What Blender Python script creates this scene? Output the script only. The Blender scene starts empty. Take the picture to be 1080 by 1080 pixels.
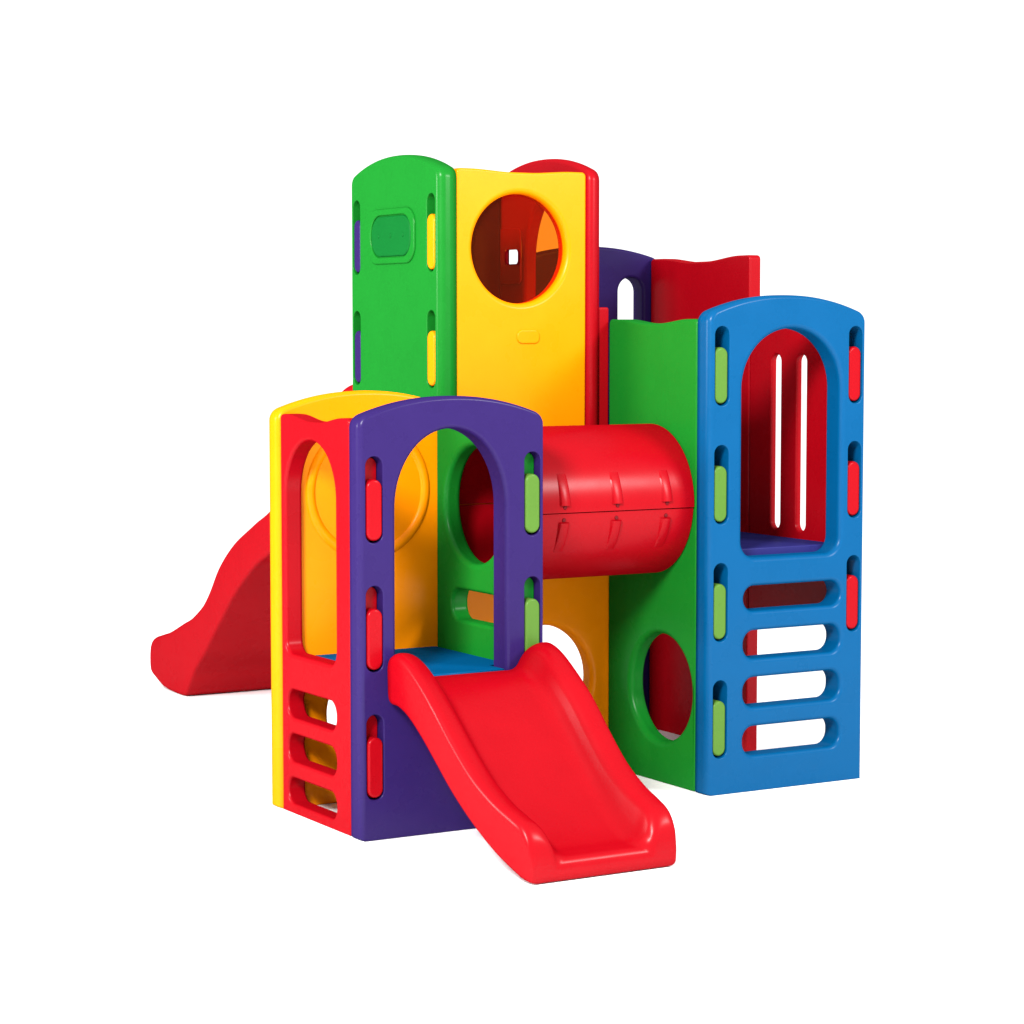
import bpy, bmesh, math, random
from mathutils import Vector
from mathutils.geometry import tessellate_polygon
PI = math.pi
S = bpy.context.scene
C = S.collection

# ------------------------------------------------------------------ materials
def lin(c):
    return tuple(((v/255)/12.92 if v/255 <= .04045 else ((v/255+.055)/1.055)**2.4) for v in c)

def plastic(name, rgb, rough=.27, spec=.0085, amp=.06):
    m = bpy.data.materials.new(name); m.use_nodes = True
    nt = m.node_tree; b = nt.nodes['Principled BSDF']
    tc = nt.nodes.new('ShaderNodeTexCoord')
    n1 = nt.nodes.new('ShaderNodeTexNoise'); n1.inputs['Scale'].default_value = 6; n1.inputs['Detail'].default_value = 5
    n2 = nt.nodes.new('ShaderNodeTexNoise'); n2.inputs['Scale'].default_value = 170; n2.inputs['Detail'].default_value = 2
    for n in (n1, n2): nt.links.new(tc.outputs['Object'], n.inputs['Vector'])
    mix = nt.nodes.new('ShaderNodeMix'); mix.data_type = 'RGBA'
    lo = tuple(max(0, v*(1-amp)) for v in rgb); hi = tuple(min(1, v*(1+amp)) for v in rgb)
    mix.inputs[6].default_value = (*lo, 1); mix.inputs[7].default_value = (*hi, 1)
    nt.links.new(n1.outputs['Fac'], mix.inputs[0]); nt.links.new(mix.outputs[2], b.inputs['Base Color'])
    rr = nt.nodes.new('ShaderNodeMapRange'); rr.inputs['To Min'].default_value = rough-.05; rr.inputs['To Max'].default_value = rough+.07
    nt.links.new(n1.outputs['Fac'], rr.inputs['Value']); nt.links.new(rr.outputs['Result'], b.inputs['Roughness'])
    b2 = nt.nodes.new('ShaderNodeBump'); b2.inputs['Strength'].default_value = .06; b2.inputs['Distance'].default_value = .0015
    nt.links.new(n2.outputs['Fac'], b2.inputs['Height']); nt.links.new(b2.outputs['Normal'], b.inputs['Normal'])
    b.inputs['Specular IOR Level'].default_value = 0; b.inputs['IOR'].default_value = 1.0
    g = nt.nodes.new('ShaderNodeBsdfAnisotropic'); g.inputs['Color'].default_value = (1, 1, 1, 1)
    nt.links.new(rr.outputs['Result'], g.inputs['Roughness']); nt.links.new(b2.outputs['Normal'], g.inputs['Normal'])
    mx = nt.nodes.new('ShaderNodeMixShader'); mx.inputs[0].default_value = spec
    nt.links.new(b.outputs[0], mx.inputs[1]); nt.links.new(g.outputs[0], mx.inputs[2])
    nt.links.new(mx.outputs[0], nt.nodes['Material Output'].inputs['Surface'])
    return m

K = {
 'red':    plastic('red_plastic',    (.25, .0010, .0042)),
 'green':  plastic('green_plastic',  (.0045, .130, .0110)),
 'lime':   plastic('lime_plastic',   (.062, .140, .020)),
 'badge':  plastic('badge_plastic',  (.0008, .088, .012), rough=.5, spec=.006),
 'yellow': plastic('yellow_plastic', (.74, .205, .0001)),
 'blue':   plastic('blue_plastic',   (.0002, .057, .155)),
 'purple': plastic('purple_plastic', (.018, .0082, .070)),
 'indigo': plastic('indigo_plastic', (.018, .017, .105)),
 'dark':   plastic('dark_bolt',      (.10, .004, .006)),
}
def glass():
    m = bpy.data.materials.new('amber_acrylic'); m.use_nodes = True
    nt = m.node_tree; nt.nodes.remove(nt.nodes['Principled BSDF']); out = nt.nodes['Material Output']
    t = nt.nodes.new('ShaderNodeBsdfTransparent'); t.inputs['Color'].default_value = (.93, .46, .10, 1)
    g = nt.nodes.new('ShaderNodeBsdfGlossy'); g.inputs['Roughness'].default_value = .04; g.inputs['Color'].default_value = (.9, .5, .3, 1)
    f = nt.nodes.new('ShaderNodeFresnel'); f.inputs['IOR'].default_value = 1.12
    mx = nt.nodes.new('ShaderNodeMixShader')
    d = nt.nodes.new('ShaderNodeBsdfDiffuse'); d.inputs['Color'].default_value = (.30, .035, .012, 1)
    m0 = nt.nodes.new('ShaderNodeMixShader'); m0.inputs[0].default_value = .055
    nt.links.new(t.outputs[0], m0.inputs[1]); nt.links.new(d.outputs[0], m0.inputs[2])
    nt.links.new(f.outputs[0], mx.inputs[0]); nt.links.new(m0.outputs[0], mx.inputs[1]); nt.links.new(g.outputs[0], mx.inputs[2])
    nt.links.new(mx.outputs[0], out.inputs['Surface'])
    return m
K['amber'] = glass()

# ------------------------------------------------------------------ 2D outlines
def arc(cx, cz, rx, rz, a0, a1, n=14):
    return [(cx+rx*math.cos(math.radians(a0+(a1-a0)*i/n)), cz+rz*math.sin(math.radians(a0+(a1-a0)*i/n))) for i in range(n+1)]
def clean(p):
    o = []
    for q in p:
        if not o or math.hypot(q[0]-o[-1][0], q[1]-o[-1][1]) > 1e-5: o.append(q)
    if math.hypot(o[0][0]-o[-1][0], o[0][1]-o[-1][1]) < 1e-5: o.pop()
    return o
def rrect(u0, u1, v0, v1, r, n=10):
    r = min(r, (u1-u0)/2-1e-4, (v1-v0)/2-1e-4)
    return clean(arc(u1-r, v0+r, r, r, -90, 0, n)+arc(u1-r, v1-r, r, r, 0, 90, n)+arc(u0+r, v1-r, r, r, 90, 180, n)+arc(u0+r, v0+r, r, r, 180, 270, n))
def circle(u, v, r, n=72): return clean(arc(u, v, r, r, 0, 360, n))
def arch_hole(u0, u1, v0, vs, vt, r):            # rounded bottom corners, elliptical head
    c = (u0+u1)/2; w = (u1-u0)/2
    return clean(arc(u1-r, v0+r, r, r, -90, 0, 8)+arc(c, vs, w, vt-vs, 0, 180, 44)+arc(u0+r, v0+r, r, r, 180, 270, 8))
def arch_outline(W, apex, rise=.095, r=.07, v0=0.0, rb=.012):
    # arched top whose ends roll over into the sides
    top = []
    N = 60
    edge = lambda x: apex-rise*abs(2*x/W-1)**2.15
    xs = [W-r+(-(W-2*r))*i/N for i in range(N+1)]
    zr = edge(W-r)
    sl = math.degrees(math.atan(rise*2.15*2/W*abs(1-2*r/W)**1.15))
    # fillet tangent to the arc
    cx = W-r; rad = r
    right = arc(W-rad, zr-rad*math.cos(math.radians(sl))*1.0, rad, rad, 0, 90-sl, 12)
    dx = (W-rad)+rad*math.sin(math.radians(sl))-(W-r)
    dz = right[-1][1]-edge(right[-1][0])
    right = [(a, b-dz) for a, b in right]
    xe = right[-1][0]
    mid = [(xe+(W-2*xe)*i/N, edge(xe+(W-2*xe)*i/N)) for i in range(1, N)]
    left = [(W-a, b) for a, b in reversed(right)]
    bot = arc(rb, v0+rb, rb, rb, 180, 270, 4)+arc(W-rb, v0+rb, rb, rb, -90, 0, 4)
    return clean(bot+right+mid+left)
def sm(x):
    x = min(1, max(0, x)); return x*x*(3-2*x)
def dip_outline(L, top, dip=.045, v0=0.0, r=.024, flat=.11, rb=.008):
    pts = arc(rb, v0+rb, rb, rb, 180, 270, 4)+arc(L-rb, v0+rb, rb, rb, -90, 0, 4)+arc(L-r, top-r, r, r, 0, 90, 8)
    a, b = L-flat*L, flat*L
    for i in range(41):
        u = a+(b-a)*i/40; t = i/40
        pts.append((u, top-dip*sm(min(t, 1-t)/.42)))
    pts += arc(r, top-r, r, r, 90, 180, 8)
    return clean(pts)
def area(p): return .5*sum(p[i][0]*p[(i+1) % len(p)][1]-p[(i+1) % len(p)][0]*p[i][1] for i in range(len(p)))

# ------------------------------------------------------------------ meshes
class MB:
    def __init__(s): s.v = []; s.n = []; s.f = []
    def vert(s, p, n): s.v.append(Vector(p)); s.n.append(Vector(n).normalized()); return len(s.v)-1
    def face(s, ids):
        a = [s.v[i] for i in ids]
        nn = (a[1]-a[0]).cross(a[2]-a[0])
        if nn.length < 1e-14 and len(ids) > 3: nn = (a[2]-a[0]).cross(a[3]-a[0])
        ref = sum((s.n[i] for i in ids), Vector())
        s.f.append(tuple(ids) if nn.dot(ref) >= 0 else tuple(reversed(ids)))
    def build(s, name, mat, parent=None, label=None):
        me = bpy.data.meshes.new(name); me.from_pydata([tuple(p) for p in s.v], [], s.f)
        me.polygons.foreach_set('use_smooth', [True]*len(me.polygons))
        me.normals_split_custom_set_from_vertices([tuple(n) for n in s.n])
        me.materials.append(mat); me.update()
        o = bpy.data.objects.new(name, me); C.objects.link(o)
        if parent: o.parent = parent
        if label: o['label'] = label
        return o

def offset(p, o, sc=None):
    n = len(p); q = []; nr = []
    for i in range(n):
        a, b, c = p[i-1], p[i], p[(i+1) % n]
        d1 = Vector((b[0]-a[0], b[1]-a[1])).normalized(); d2 = Vector((c[0]-b[0], c[1]-b[1])).normalized()
        n1 = Vector((-d1.y, d1.x)); n2 = Vector((-d2.y, d2.x)); m = (n1+n2)
        m = m.normalized() if m.length > 1e-6 else n1
        k = 1/max(.5, m.dot(n1))
        q.append((b[0]+m.x*o*k, b[1]+m.y*o*k*(sc[i] if sc else 1))); nr.append((-m.x, -m.y))
    return q, nr

def slab(mb, O, U, V, W, t, outer, holes=(), rb=.02, rbb=None, hole_r=None, seg=6, foot=None, rw=None):
    """Slab with rounded rims: outline in the U,V plane at O, thickness t along W (front face at W=0)."""
    O, U, V, W = Vector(O), Vector(U), Vector(V), Vector(W)
    loops = [(outer if area(outer) > 0 else outer[::-1], rb)]
    for i, h in enumerate(holes):
        r = hole_r[i] if isinstance(hole_r, (list, tuple)) else (hole_r if hole_r is not None else rb)
        loops.append((h if area(h) < 0 else h[::-1], r))
    caps = {0: [], 1: []}
    for li, (p, r) in enumerate(loops):
        rings = []
        sc = None
        if foot and li == 0:                                # square, not rolled, where the panel stands
            sc = [0 if b < foot[0]+.03 else 1 for a, b in p]
        rr = min(rw if (rw and li == 0) else r, t*.49)
        prof = [(r*(1-math.sin(a)), rr*(1-math.cos(a)), a) for a in [PI/2*i/seg for i in range(seg+1)]]
        for o, w, a in prof: rings.append((o, w, math.sin(a), -math.cos(a)))
        for o, w, a in reversed(prof): rings.append((o, t-w, math.sin(a), math.cos(a)))
        prev = None
        for ri, (o, w, so, sw) in enumerate(rings):
            q, nr = offset(p, o, sc)
            ids = [mb.vert(O+U*a+V*b+W*w, U*(nx*so)+V*(nz*so)+W*sw) for (a, b), (nx, nz) in zip(q, nr)]
            if prev:
                for i in range(len(ids)):
                    j = (i+1) % len(ids); mb.face((prev[i], prev[j], ids[j], ids[i]))
            prev = ids
            if ri == 0: caps[0].append((q, ids))
            if ri == len(rings)-1: caps[1].append((q, ids))
    for k in (0, 1):
        flat = [i for _, ids in caps[k] for i in ids]
        tris = tessellate_polygon([[Vector((a, b, 0)) for a, b in q] for q, _ in caps[k]])
        for tr in tris: mb.face([flat[i] for i in tr])
    return mb

def ring(mb, c, axis_u, axis_v, axis_w, R, r, n=64, m=14):
    c, U, V, W = Vector(c), Vector(axis_u), Vector(axis_v), Vector(axis_w)
    g = []
    for i in range(n):
        a = 2*PI*i/n; d = U*math.cos(a)+V*math.sin(a); row = []
        for j in range(m):
            b = 2*PI*j/m; nn = d*math.cos(b)+W*math.sin(b)
            row.append(mb.vert(c+d*R+nn*r, nn))
        g.append(row)
    for i in range(n):
        for j in range(m):
            mb.face((g[i][j], g[(i+1) % n][j], g[(i+1) % n][(j+1) % m], g[i][(j+1) % m]))

# ------------------------------------------------------------------ the play set
root = bpy.data.objects.new('play_structure', None); C.objects.link(root)
root['label'] = 'multicoloured plastic climbing towers joined by a red crawl tunnel with two red slides'
root['category'] = 'playground set'
root.empty_display_size = .2

X, Y, Z = (1, 0, 0), (0, 1, 0), (0, 0, 1)
SW, SH, TH, PITCH, SU = .088, .404, .285, .604, .072   # slot width, height, tab height, spacing, distance from the edge
def slot_hole(u, top): return rrect(u-SW/2, u+SW/2, top-SH, top, SW/2)
def tab(O, U, W, u, top, mat, parent, depth=.15, proud=.004, label=None, back=None):
    mb = MB(); w = SW/2-.004
    slab(mb, Vector(O)-Vector(W)*proud, U, Z, W, depth+proud, rrect(u-w, u+w, top-SH+.012, top-SH+.012+TH, w), rb=.012)
    o = mb.build('connector_tab', K[mat], parent, label)
    if back:
        mb = MB(); slab(mb, Vector(O)+Vector(W)*.055, U, Z, W, .09, rrect(u-w, u+w, top-SH+.006, top-.006, w), rb=.004)
        mb.build('panel_edge', K[back], parent)
    return o

def arched(O, U, W, width, apex, color, label, left=(), right=(), holes=(), hr=(), t=.14, v0=0.0, rb=.021, extra=None, rise=.095):
    hs = [slot_hole(SU, z) for z in left]+[slot_hole(width-SU, z) for z in right]
    rs = [.006]*len(hs)
    mb = slab(MB(), O, U, Z, W, t, arch_outline(width, apex, rise=rise, v0=v0), hs+list(holes), rb=rb, hole_r=rs+list(hr), foot=(v0,), rw=.055)
    if extra: extra(mb)
    return mb.build('arched_panel', K[color], root, label)
def dipped(O, U, W, L, top, color, label, holes=(), hr=(), t=.09, v0=0.0, dip=.026, extra=None):
    mb = slab(MB(), O, U, Z, W, t, dip_outline(L, top, dip, v0), list(holes), rb=.012, hole_r=list(hr), foot=(v0,))
    if extra: extra(mb)
    return mb.build('side_panel', K[color], root, label)
def ladder(u0, u1, rows): return [rrect(u0, u1, a, b, min(.068, (b-a)/2)) for a, b in rows]

NX, NY = (-1, 0, 0), (0, -1, 0)
# ---- low tower (purple front, red left side, yellow back, green right side)
zs = 1.8008; sz = [zs-i*PITCH for i in range(3)]
arched((0, 0, 0), X, Y, 1.0, 2.074, 'purple', 'purple arched front panel with a tall doorway', left=sz, right=sz[:2],
       holes=[arch_hole(.185, .782, .70, 1.55, 1.922, .02)], hr=[.022])
red_low = dipped((.012, .14, 0), Y, X, .76, 1.972, 'red', 'red side panel with an arched window above three rungs', dip=.028,
       holes=[arch_hole(.155, .715, .79, 1.58, 1.852, .07)]+ladder(.155, .70, [(.475, .615), (.255, .395), (.045, .175)]), hr=[.02]+[.016]*3, t=.10)
for z in sz: tab((0, 0, 0), X, Y, SU, z, 'red', red_low, .145, .006, back='red')
def dish(mb):
    ring(mb, (.50, .917, 1.575), X, Z, Y, .325, .032)
arched((0, .90, 0), X, Y, 1.0, 2.078, 'yellow', 'yellow arched back panel with a raised ring',
       holes=[circle(.52, .45, .25)], hr=[.03], t=.13, extra=dish)
green_low = dipped((.99, .14, 0), Y, NX, .76, 1.972, 'green', 'green inner panel with the round tunnel mouth',
       holes=[circle(.38, 1.51, .295), rrect(.14, .60, .92, 1.075, .07)], hr=[.03, .02], t=.10)
for z in sz[:2]: tab((0, 0, 0), X, Y, 1-SU, z, 'lime', green_low, .145, .004, 'pale green connector tab', back='green')
mb = slab(MB(), (.12, .004, .76), X, Y, (0, 0, -1), .05, [(.074, 0), (.652, 0), (.652, .146), (.76, .146), (.76, .89), (0, .89), (0, .146), (.074, .146)], rb=.006)
mb.build('platform', K['blue'], root)

# ---- right tower (blue front, green left side, short red right side)
xr, yr = 2.028, .085; zr = 2.4035; rz = [zr-i*PITCH for i in range(4)]
arched((xr, yr, 0), X, Y, 1.0, 2.564, 'blue', 'blue arched front panel with a tall window over four rungs', left=rz, right=rz[:3],
       holes=[arch_hole(.205, .832, 1.215, 2.08, 2.392, .085)]+ladder(.222, .845, [(.938, 1.068), (.69, .836), (.437, .592), (.185, .336)]),
       hr=[.03]+[.024]*4)
green_mid = dipped((xr+.012, yr+.14, 0), Y, X, .835, 2.44, 'green', 'green side panel with a round crawl hole near the ground',
       holes=[circle(.33, .50, .285), circle(.40, 1.495, .295)], hr=[.035, .03], t=.10, dip=.022)
for z in rz: tab((xr, yr, 0), X, Y, SU, z, 'lime', green_mid, .145, -.006, 'pale green connector tab')
def slits(us, v0, v1): return [rrect(u, u+.084, v0, v1, .041) for u in us]
red_mid = dipped((2.992, yr+.14, 0), Y, NX, .80, 2.44, 'red', 'short red side panel with two vertical slits',
       holes=slits((.283, .513), 1.29, 2.25), hr=[.012]*2, t=.04, v0=.80)
for z in rz[:3]: tab((xr, yr, 0), X, Y, 1-SU, z, 'red', red_mid, .145, -.006)
mb = slab(MB(), (2.12, .21, 1.25), X, Y, (0, 0, -1), .05, rrect(0, .82, 0, .86, .01), rb=.006)
mb.build('platform', K['indigo'], root)

# ---- tall tower behind (green left side, yellow front, red right side, purple back)
xt, yt = .972, 1.035; zt = 3.09; tz = [zt-i*PITCH for i in range(5)]
green_tall = arched((xt, yt, 0), Y, X, 1.0, 3.312, 'green', 'tall green arched panel with a moulded badge', left=tz[:2], right=tz[:2],
       holes=[circle(.62, .42, .26)], hr=[.03], t=.125)
# badge plate, with its shallow rim, on the face of the green panel
mb = MB()
slab(mb, (xt-.012, yt, 0), Y, Z, X, .03, rrect(.235, .775, 2.735, 3.03, .10), [rrect(.275, .735, 2.77, 2.995, .10)], rb=.010, hole_r=[.008])
mb.build('badge_rim', K['green'], green_tall)
mb = MB(); slab(mb, (xt-.010, yt, 0), Y, Z, X, .03, rrect(.280, .730, 2.775, 2.99, .095), rb=.010)
badge = mb.build('badge_plate', K['badge'], green_tall)
for u in (.365, .505, .645):
    mb = MB(); slab(mb, (xt-.014, yt, 0), Y, Z, X, .03, circle(u, 2.885, .011, 16), rb=.004)
    mb.build('rivet', K['badge'], green_tall)
def pill(mb):
    slab(mb, (1.455, 1.048-.008, 0), X, Z, Y, .03, rrect(0, .14, 2.31, 2.385, .034), rb=.008)
yellow_tall = dipped((1.096, 1.048, 0), X, Y, .79, 3.222, 'yellow', 'tall yellow front panel with a round tinted window',
       holes=[circle(.383, 2.81, .288)], hr=[.03], t=.11, v0=1.45, dip=.013, extra=pill)
for z in tz[:2]: tab((xt, yt, 0), Y, X, SU, z, 'yellow', yellow_tall, .13, .002)
mb = MB(); slab(mb, (1.477, 1.048+.045, 2.81), X, Z, Y, .008, circle(0, 0, .30), [rrect(-.066, .030, -.086, -.003, .018)], rb=.002, hole_r=[.001])
mb.build('window_pane', K['amber'], yellow_tall)
mb = slab(MB(), (1.105, 1.052, 0), X, Z, Y, .11, rrect(0, .941, 0, 1.445, .01), [circle(.525, .50, .30)], rb=.012, hole_r=[.035])
mb.build('lower_panel', K['yellow'], root, 'yellow lower panel with a round crawl hole')
red_tall = arched((1.972, yt, 0), Y, NX, 1.0, 3.322, 'red', 'tall red arched panel behind the yellow window', left=(), right=(),
       holes=[arch_hole(.13, .665, 2.0, 2.75, 3.13, .03), rrect(.695, .982, 2.69, 2.90, .03)], hr=[.022, .004], t=.085, v0=1.3)
mb = slab(MB(), (1.872, yt, 0), Y, Z, X, .012, rrect(.685, .99, 2.64, 2.95, .03), [rrect(.712, .838, 2.752, 2.832, .022)], rb=.004, hole_r=[.002])
mb.build('slot_cover', K['red'], red_tall)
mb = slab(MB(), (1.958, 1.056, 0), X, Z, Y, .09, rrect(0, .081, 1.446, 2.505, .012), rb=.010)
mb.build('corner_post', K['red'], root)
purple_tall = dipped((1.11, 2.03, 0), X, NY, .76, 3.222, 'purple', 'purple back panel over the tall slide', t=.10, v0=2.05)
for z in tz[:2]: tab((xt, yt, 0), Y, X, 1-SU, z, 'purple', purple_tall, .13, -.004)
mb = slab(MB(), (1.11, 1.16, 1.96), X, Y, (0, 0, -1), .05, rrect(0, .76, 0, .86, .01), rb=.006)
mb.build('platform', K['blue'], root)

# ---- rear tower (purple back, red right side)
arched((2.10, 2.035, 0), X, Y, .935, 2.87, 'purple', 'purple arched panel with a narrow slot at the rear', holes=[
       rrect(.035, .60, .02, .88, .12), rrect(.635, .805, 1.35, 2.69, .082)], hr=[.02, .02], t=.12, rise=.07)
dipped((3.03, 1.03, 0), Y, NX, .995, 2.80, 'red', 'red slatted panel of the rear tower',
       holes=slits((.36, .62), 1.35, 2.32), hr=[.012]*2, t=.08)
mb = slab(MB(), (2.05, 1.12, 1.25), X, Y, (0, 0, -1), .05, rrect(0, .89, 0, .90, .01), rb=.006)
mb.build('platform', K['blue'], root)

# ------------------------------------------------------------------ tunnel
ty, tzc = .63, 1.495
mb = MB()
def shell(x0, x1, R, a0, a1, th=.03, n=48, m=6):
    xs = [x0, x0+.004]+[x0+(x1-x0)*i/m for i in range(1, m)]+[x1-.004, x1]
    def at(x, a, r): return (x, ty-math.cos(a)*r, tzc+math.sin(a)*r)
    for r, sgn in ((R, 1), (R-th, -1)):
        g = []
        for x in xs:
            rr = r-(.004*sgn if x in (x0, x1) else 0)
            g.append([mb.vert(at(x, a0+(a1-a0)*j/n, rr), (0, -math.cos(a0+(a1-a0)*j/n)*sgn, math.sin(a0+(a1-a0)*j/n)*sgn)) for j in range(n+1)])
        for i in range(len(xs)-1):
            for j in range(n): mb.face((g[i][j], g[i+1][j], g[i+1][j+1], g[i][j+1]))
    for a, s in ((a0, -1), (a1, 1)):                      # long edges
        nn = (0, math.sin(a)*s, math.cos(a)*s)
        q = [mb.vert(at(x, a, r), nn) for x, r in ((x0, R), (x1, R), (x1, R-th), (x0, R-th))]; mb.face(q)
    for x, s in ((x0, -1), (x1, 1)):
        for j in range(n):
            b0, b1 = a0+(a1-a0)*j/n, a0+(a1-a0)*(j+1)/n
            q = [mb.vert(at(x, b0, R-.004), (s, 0, 0)), mb.vert(at(x, b1, R-.004), (s, 0, 0)), mb.vert(at(x, b1, R-th), (s, 0, 0)), mb.vert(at(x, b0, R-th), (s, 0, 0))]
            mb.face(q)
A0 = math.radians(-3.2)
shell(.995, 2.036, .397, A0+.010, PI-A0-.010)
shell(.995, 2.036, .390, PI-A0+.004, 2*PI+A0-.004)
tunnel = mb.build('tunnel', K['red'], root)
def boss(x, a0, a1, h0, h1, R):
    """wedge rib on the shell between two angles, height h0 at a0 and h1 at a1"""
    mb = MB(); n = 10
    rows = []
    for i in range(n+1):
        a = a0+(a1-a0)*i/n; h = h0+(h1-h0)*i/n; w0 = .036; w1 = .020
        row = []
        for dx, r in ((-w0, R-.006), (-w1-.004, R+h*.75), (-w1+.004, R+h), (w1-.004, R+h), (w1+.004, R+h*.75), (w0, R-.006)):
            row.append(Vector((x+dx, ty-math.cos(a)*r, tzc+math.sin(a)*r)))
        rows.append(row)
    bm = bmesh.new()
    vs = [[bm.verts.new(p) for p in r] for r in rows]
    for i in range(n):
        for j in range(5): bm.faces.new((vs[i][j], vs[i+1][j], vs[i+1][j+1], vs[i][j+1]))
    bm.faces.new(vs[0]); bm.faces.new(vs[-1])
    bmesh.ops.recalc_face_normals(bm, faces=bm.faces)
    me = bpy.data.meshes.new('bolt_boss'); bm.to_mesh(me); bm.free(); me.materials.append(K['red'])
    me.polygons.foreach_set('use_smooth', [True]*len(me.polygons)); me.set_sharp_from_angle(angle=math.radians(30))
    o = bpy.data.objects.new('bolt_boss', me); C.objects.link(o); o.parent = tunnel
def bolt(x, a, R):
    mb = MB(); d = Vector((0, -math.cos(a), math.sin(a))); t = Vector((0, math.sin(a), math.cos(a)))
    slab(mb, Vector((x, ty, tzc))+d*(R+.004), X, t, -d, .03, circle(0, 0, .010, 16), rb=.003)
    mb.build('bolt', K['dark'], tunnel)
for x in (1.255, 1.565, 1.865):
    boss(x, math.radians(26), math.radians(2.5), .001, .016, .397)
    boss(x, math.radians(-10), math.radians(-34), .018, .001, .390)
    bolt(x, math.radians(1.2), .398)
    bolt(x, math.radians(-8.0), .391)

# ------------------------------------------------------------------ slides
def cr(pts, n):                                          # Catmull-Rom resampling of rows of numbers
    out = []
    P = [pts[0]]+list(pts)+[pts[-1]]
    for i in range(1, len(P)-2):
        for k in range(n):
            t = k/n; row = []
            for a, b, c, d in zip(P[i-1], P[i], P[i+1], P[i+2]):
                row.append(.5*(2*b+(c-a)*t+(2*a-5*b+4*c-d)*t*t+(3*b-a-3*c+d)*t**3))
            out.append(row)
    out.append(list(pts[-1]))
    return out
def fillet(poly, rad, seg):
    out = []; n = len(poly)
    for i in range(n):
        a, b, c = Vector(poly[i-1]), Vector(poly[i]), Vector(poly[(i+1) % n])
        r = min(rad[i], (a-b).length*.45, (c-b).length*.45)
        p, q = b+(a-b).normalized()*r, b+(c-b).normalized()*r
        for k in range(seg+1):
            t = k/seg; out.append(p*(1-t)**2+b*2*t*(1-t)+q*t*t)
    return out
def slide(stations, hw, loc, flip, label, rail=.105, n=7, drift=0.0):
    """stations: (distance, rail top, chute, underside, half-width factor)"""
    rows = cr(stations, n)
    bm = bmesh.new(); grid = []
    for s, zr_, zc, zu, k in rows:
        w = hw*k; e = max(zr_-zc, .012)
        inner = w-rail-min(.06, e*.45)
        poly = [(-w, zu), (-w-.004, zr_), (-w+rail, zr_-.012), (-inner, zc), (inner, zc), (w-rail, zr_-.012), (w+.004, zr_), (w, zu)]
        rad = [.03, .055, .05, .09, .09, .05, .055, .03]
        grid.append([bm.verts.new(((p.x+drift*(s/1.15)**2)*(-1 if flip else 1), s if flip else -s, p.y)) for p in fillet([Vector(q) for q in poly], rad, 6)])
    m = len(grid[0])
    for i in range(len(grid)-1):
        for j in range(m): bm.faces.new((grid[i][j], grid[i][(j+1) % m], grid[i+1][(j+1) % m], grid[i+1][j]))
    bm.faces.new(grid[0]); bm.faces.new(grid[-1])
    bmesh.ops.recalc_face_normals(bm, faces=bm.faces)
    me = bpy.data.meshes.new('slide'); bm.to_mesh(me); bm.free(); me.materials.append(K['red'])
    me.polygons.foreach_set('use_smooth', [True]*len(me.polygons)); me.set_sharp_from_angle(angle=math.radians(48))
    o = bpy.data.objects.new('slide', me); C.objects.link(o); o.parent = root; o.location = loc; o['label'] = label
    return o
slide([(.004, .845, .752, .660, .985), (.03, .875, .752, .640, 1), (.10, .892, .750, .635, 1), (.20, .860, .715, .600, 1), (.33, .780, .630, .520, 1), (.46, .680, .515, .420, 1),
       (.60, .550, .390, .300, .985), (.75, .425, .270, .190, .965), (.90, .338, .180, .100, .945), (1.02, .290, .125, .045, .93), (1.09, .258, .108, .015, .915), (1.135, .205, .098, .004, .90), (1.155, .140, .080, .003, .885), (1.163, .085, .055, .010, .87)],
      .425, (.557, 0, 0), False, 'low red slide leaving the purple doorway', drift=.05)
slide([(.004, 2.05, 1.955, 1.84, .985), (.03, 2.075, 1.955, 1.82, 1), (.10, 2.083, 1.95, 1.80, 1), (.25, 2.02, 1.87, 1.72, 1), (.60, 1.78, 1.62, 1.50, 1), (1.08, 1.37, 1.21, 1.10, 1), (1.40, 1.215, 1.05, .945, 1), (1.70, 1.075, .90, .75, 1),
       (1.92, .92, .74, .56, 1), (2.08, .745, .57, .42, 1), (2.20, .64, .46, .31, 1), (2.36, .55, .36, .18, 1), (2.46, .51, .31, .06, 1), (2.53, .487, .28, .003, 1), (2.76, .405, .21, .004, 1), (2.90, .37, .18, .02, 1), (3.04, .335, .155, .06, .99), (3.10, .29, .14, .08, .98), (3.13, .20, .13, .10, .96)],
      .385, (1.388, 2.035, 0), True, 'tall red slide running away behind the towers')

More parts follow.
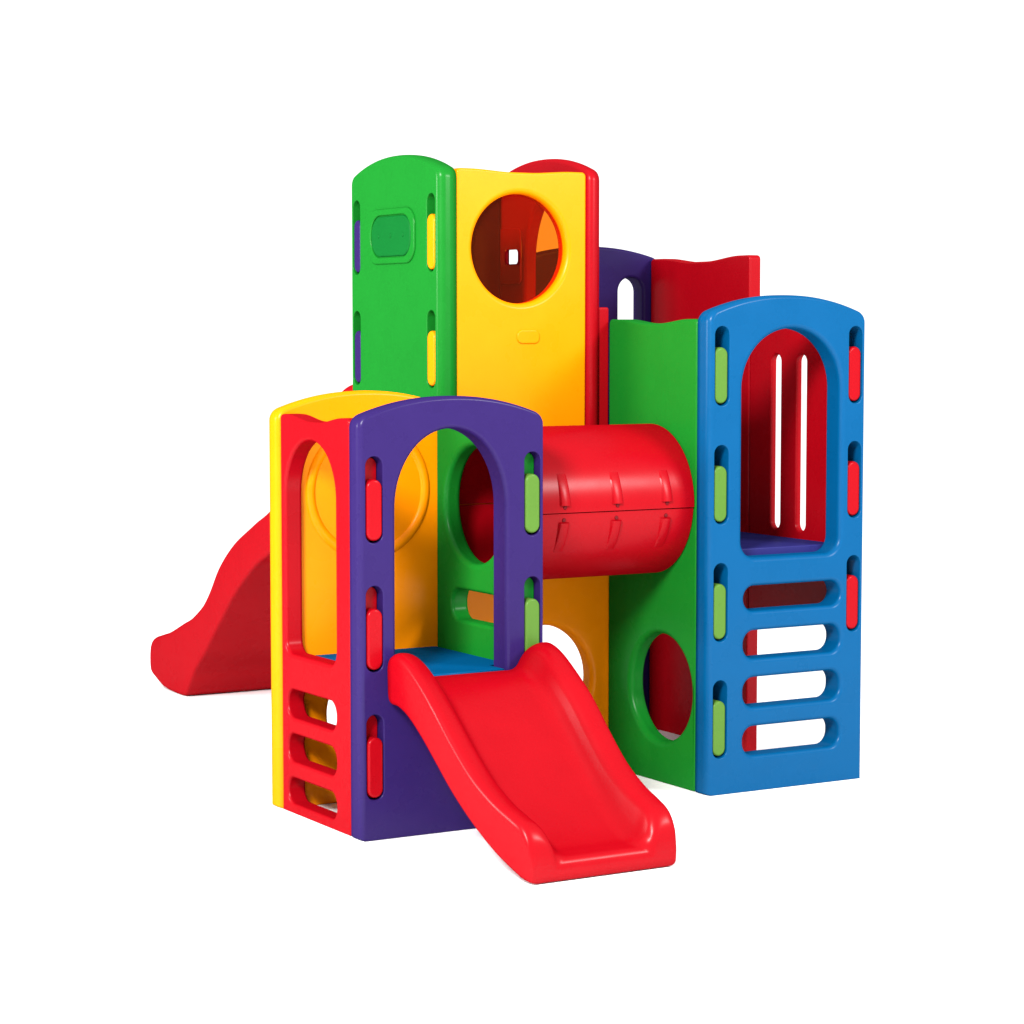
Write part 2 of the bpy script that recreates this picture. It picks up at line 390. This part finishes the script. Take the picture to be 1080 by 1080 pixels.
# ------------------------------------------------------------------ floor
mf = bpy.data.materials.new('white_studio_floor'); mf.use_nodes = True
nt = mf.node_tree; b = nt.nodes['Principled BSDF']; b.inputs['Roughness'].default_value = .9; b.inputs['Specular IOR Level'].default_value = .1
n = nt.nodes.new('ShaderNodeTexNoise'); n.inputs['Scale'].default_value = 2
r = nt.nodes.new('ShaderNodeMapRange'); r.inputs['To Min'].default_value = .90; r.inputs['To Max'].default_value = .94
nt.links.new(n.outputs['Fac'], r.inputs['Value']); nt.links.new(r.outputs['Result'], b.inputs['Base Color'])
bm = bmesh.new(); bmesh.ops.create_grid(bm, x_segments=8, y_segments=8, size=60)
me = bpy.data.meshes.new('floor'); bm.to_mesh(me); bm.free(); me.materials.append(mf)
fl = bpy.data.objects.new('floor', me); C.objects.link(fl); fl.location = (0, 0, -.003); fl['kind'] = 'structure'

# ------------------------------------------------------------------ light
w = bpy.data.worlds.new('World'); S.world = w; w.use_nodes = True
bg = w.node_tree.nodes['Background']; bg.inputs['Color'].default_value = (1, 1, 1, 1); bg.inputs['Strength'].default_value = 1.3
def area_lamp(name, loc, target, size, energy, color=(1, 1, 1)):
    l = bpy.data.lights.new(name, 'AREA'); l.shape = 'RECTANGLE'; l.size = size[0]; l.size_y = size[1]; l.energy = energy; l.color = color
    o = bpy.data.objects.new(name, l); C.objects.link(o); o.location = loc
    o.rotation_euler = (Vector(target)-Vector(loc)).to_track_quat('-Z', 'Y').to_euler()
    return o
area_lamp('key_softbox', (-8.0, -7.5, 8.3), (1.3, .8, 1.2), (2.7, 2.7), 3800)
area_lamp('front_softbox', (5.4, -6.4, 5.4), (1.5, .4, 1.4), (2.0, 1.6), 680)
area_lamp('left_fill', (-8.2, 3.4, 3.8), (1.2, 2.4, 1.0), (2.0, 2.0), 850)  # added fill lamp, lifts the left-facing panels and the tall rear slide

# ------------------------------------------------------------------ camera
cam = bpy.data.cameras.new('camera'); co = bpy.data.objects.new('camera', cam); C.objects.link(co)
co.location = (-5.0003, -9.9261, 2.3984); co.rotation_euler = (PI/2-.0767, 0, -.5304)
cam.sensor_fit = 'HORIZONTAL'; cam.sensor_width = 36; cam.lens = 36*2537.2/1080
cam.shift_x = -1.6/1080; cam.shift_y = 0; cam.clip_end = 300
S.camera = co
S.view_settings.view_transform = 'Standard'; S.view_settings.look = 'None'; S.view_settings.exposure = 0; S.view_settings.gamma = 1
S.view_settings.use_curve_mapping = False
S.render.resolution_x = 1024; S.render.resolution_y = 1024
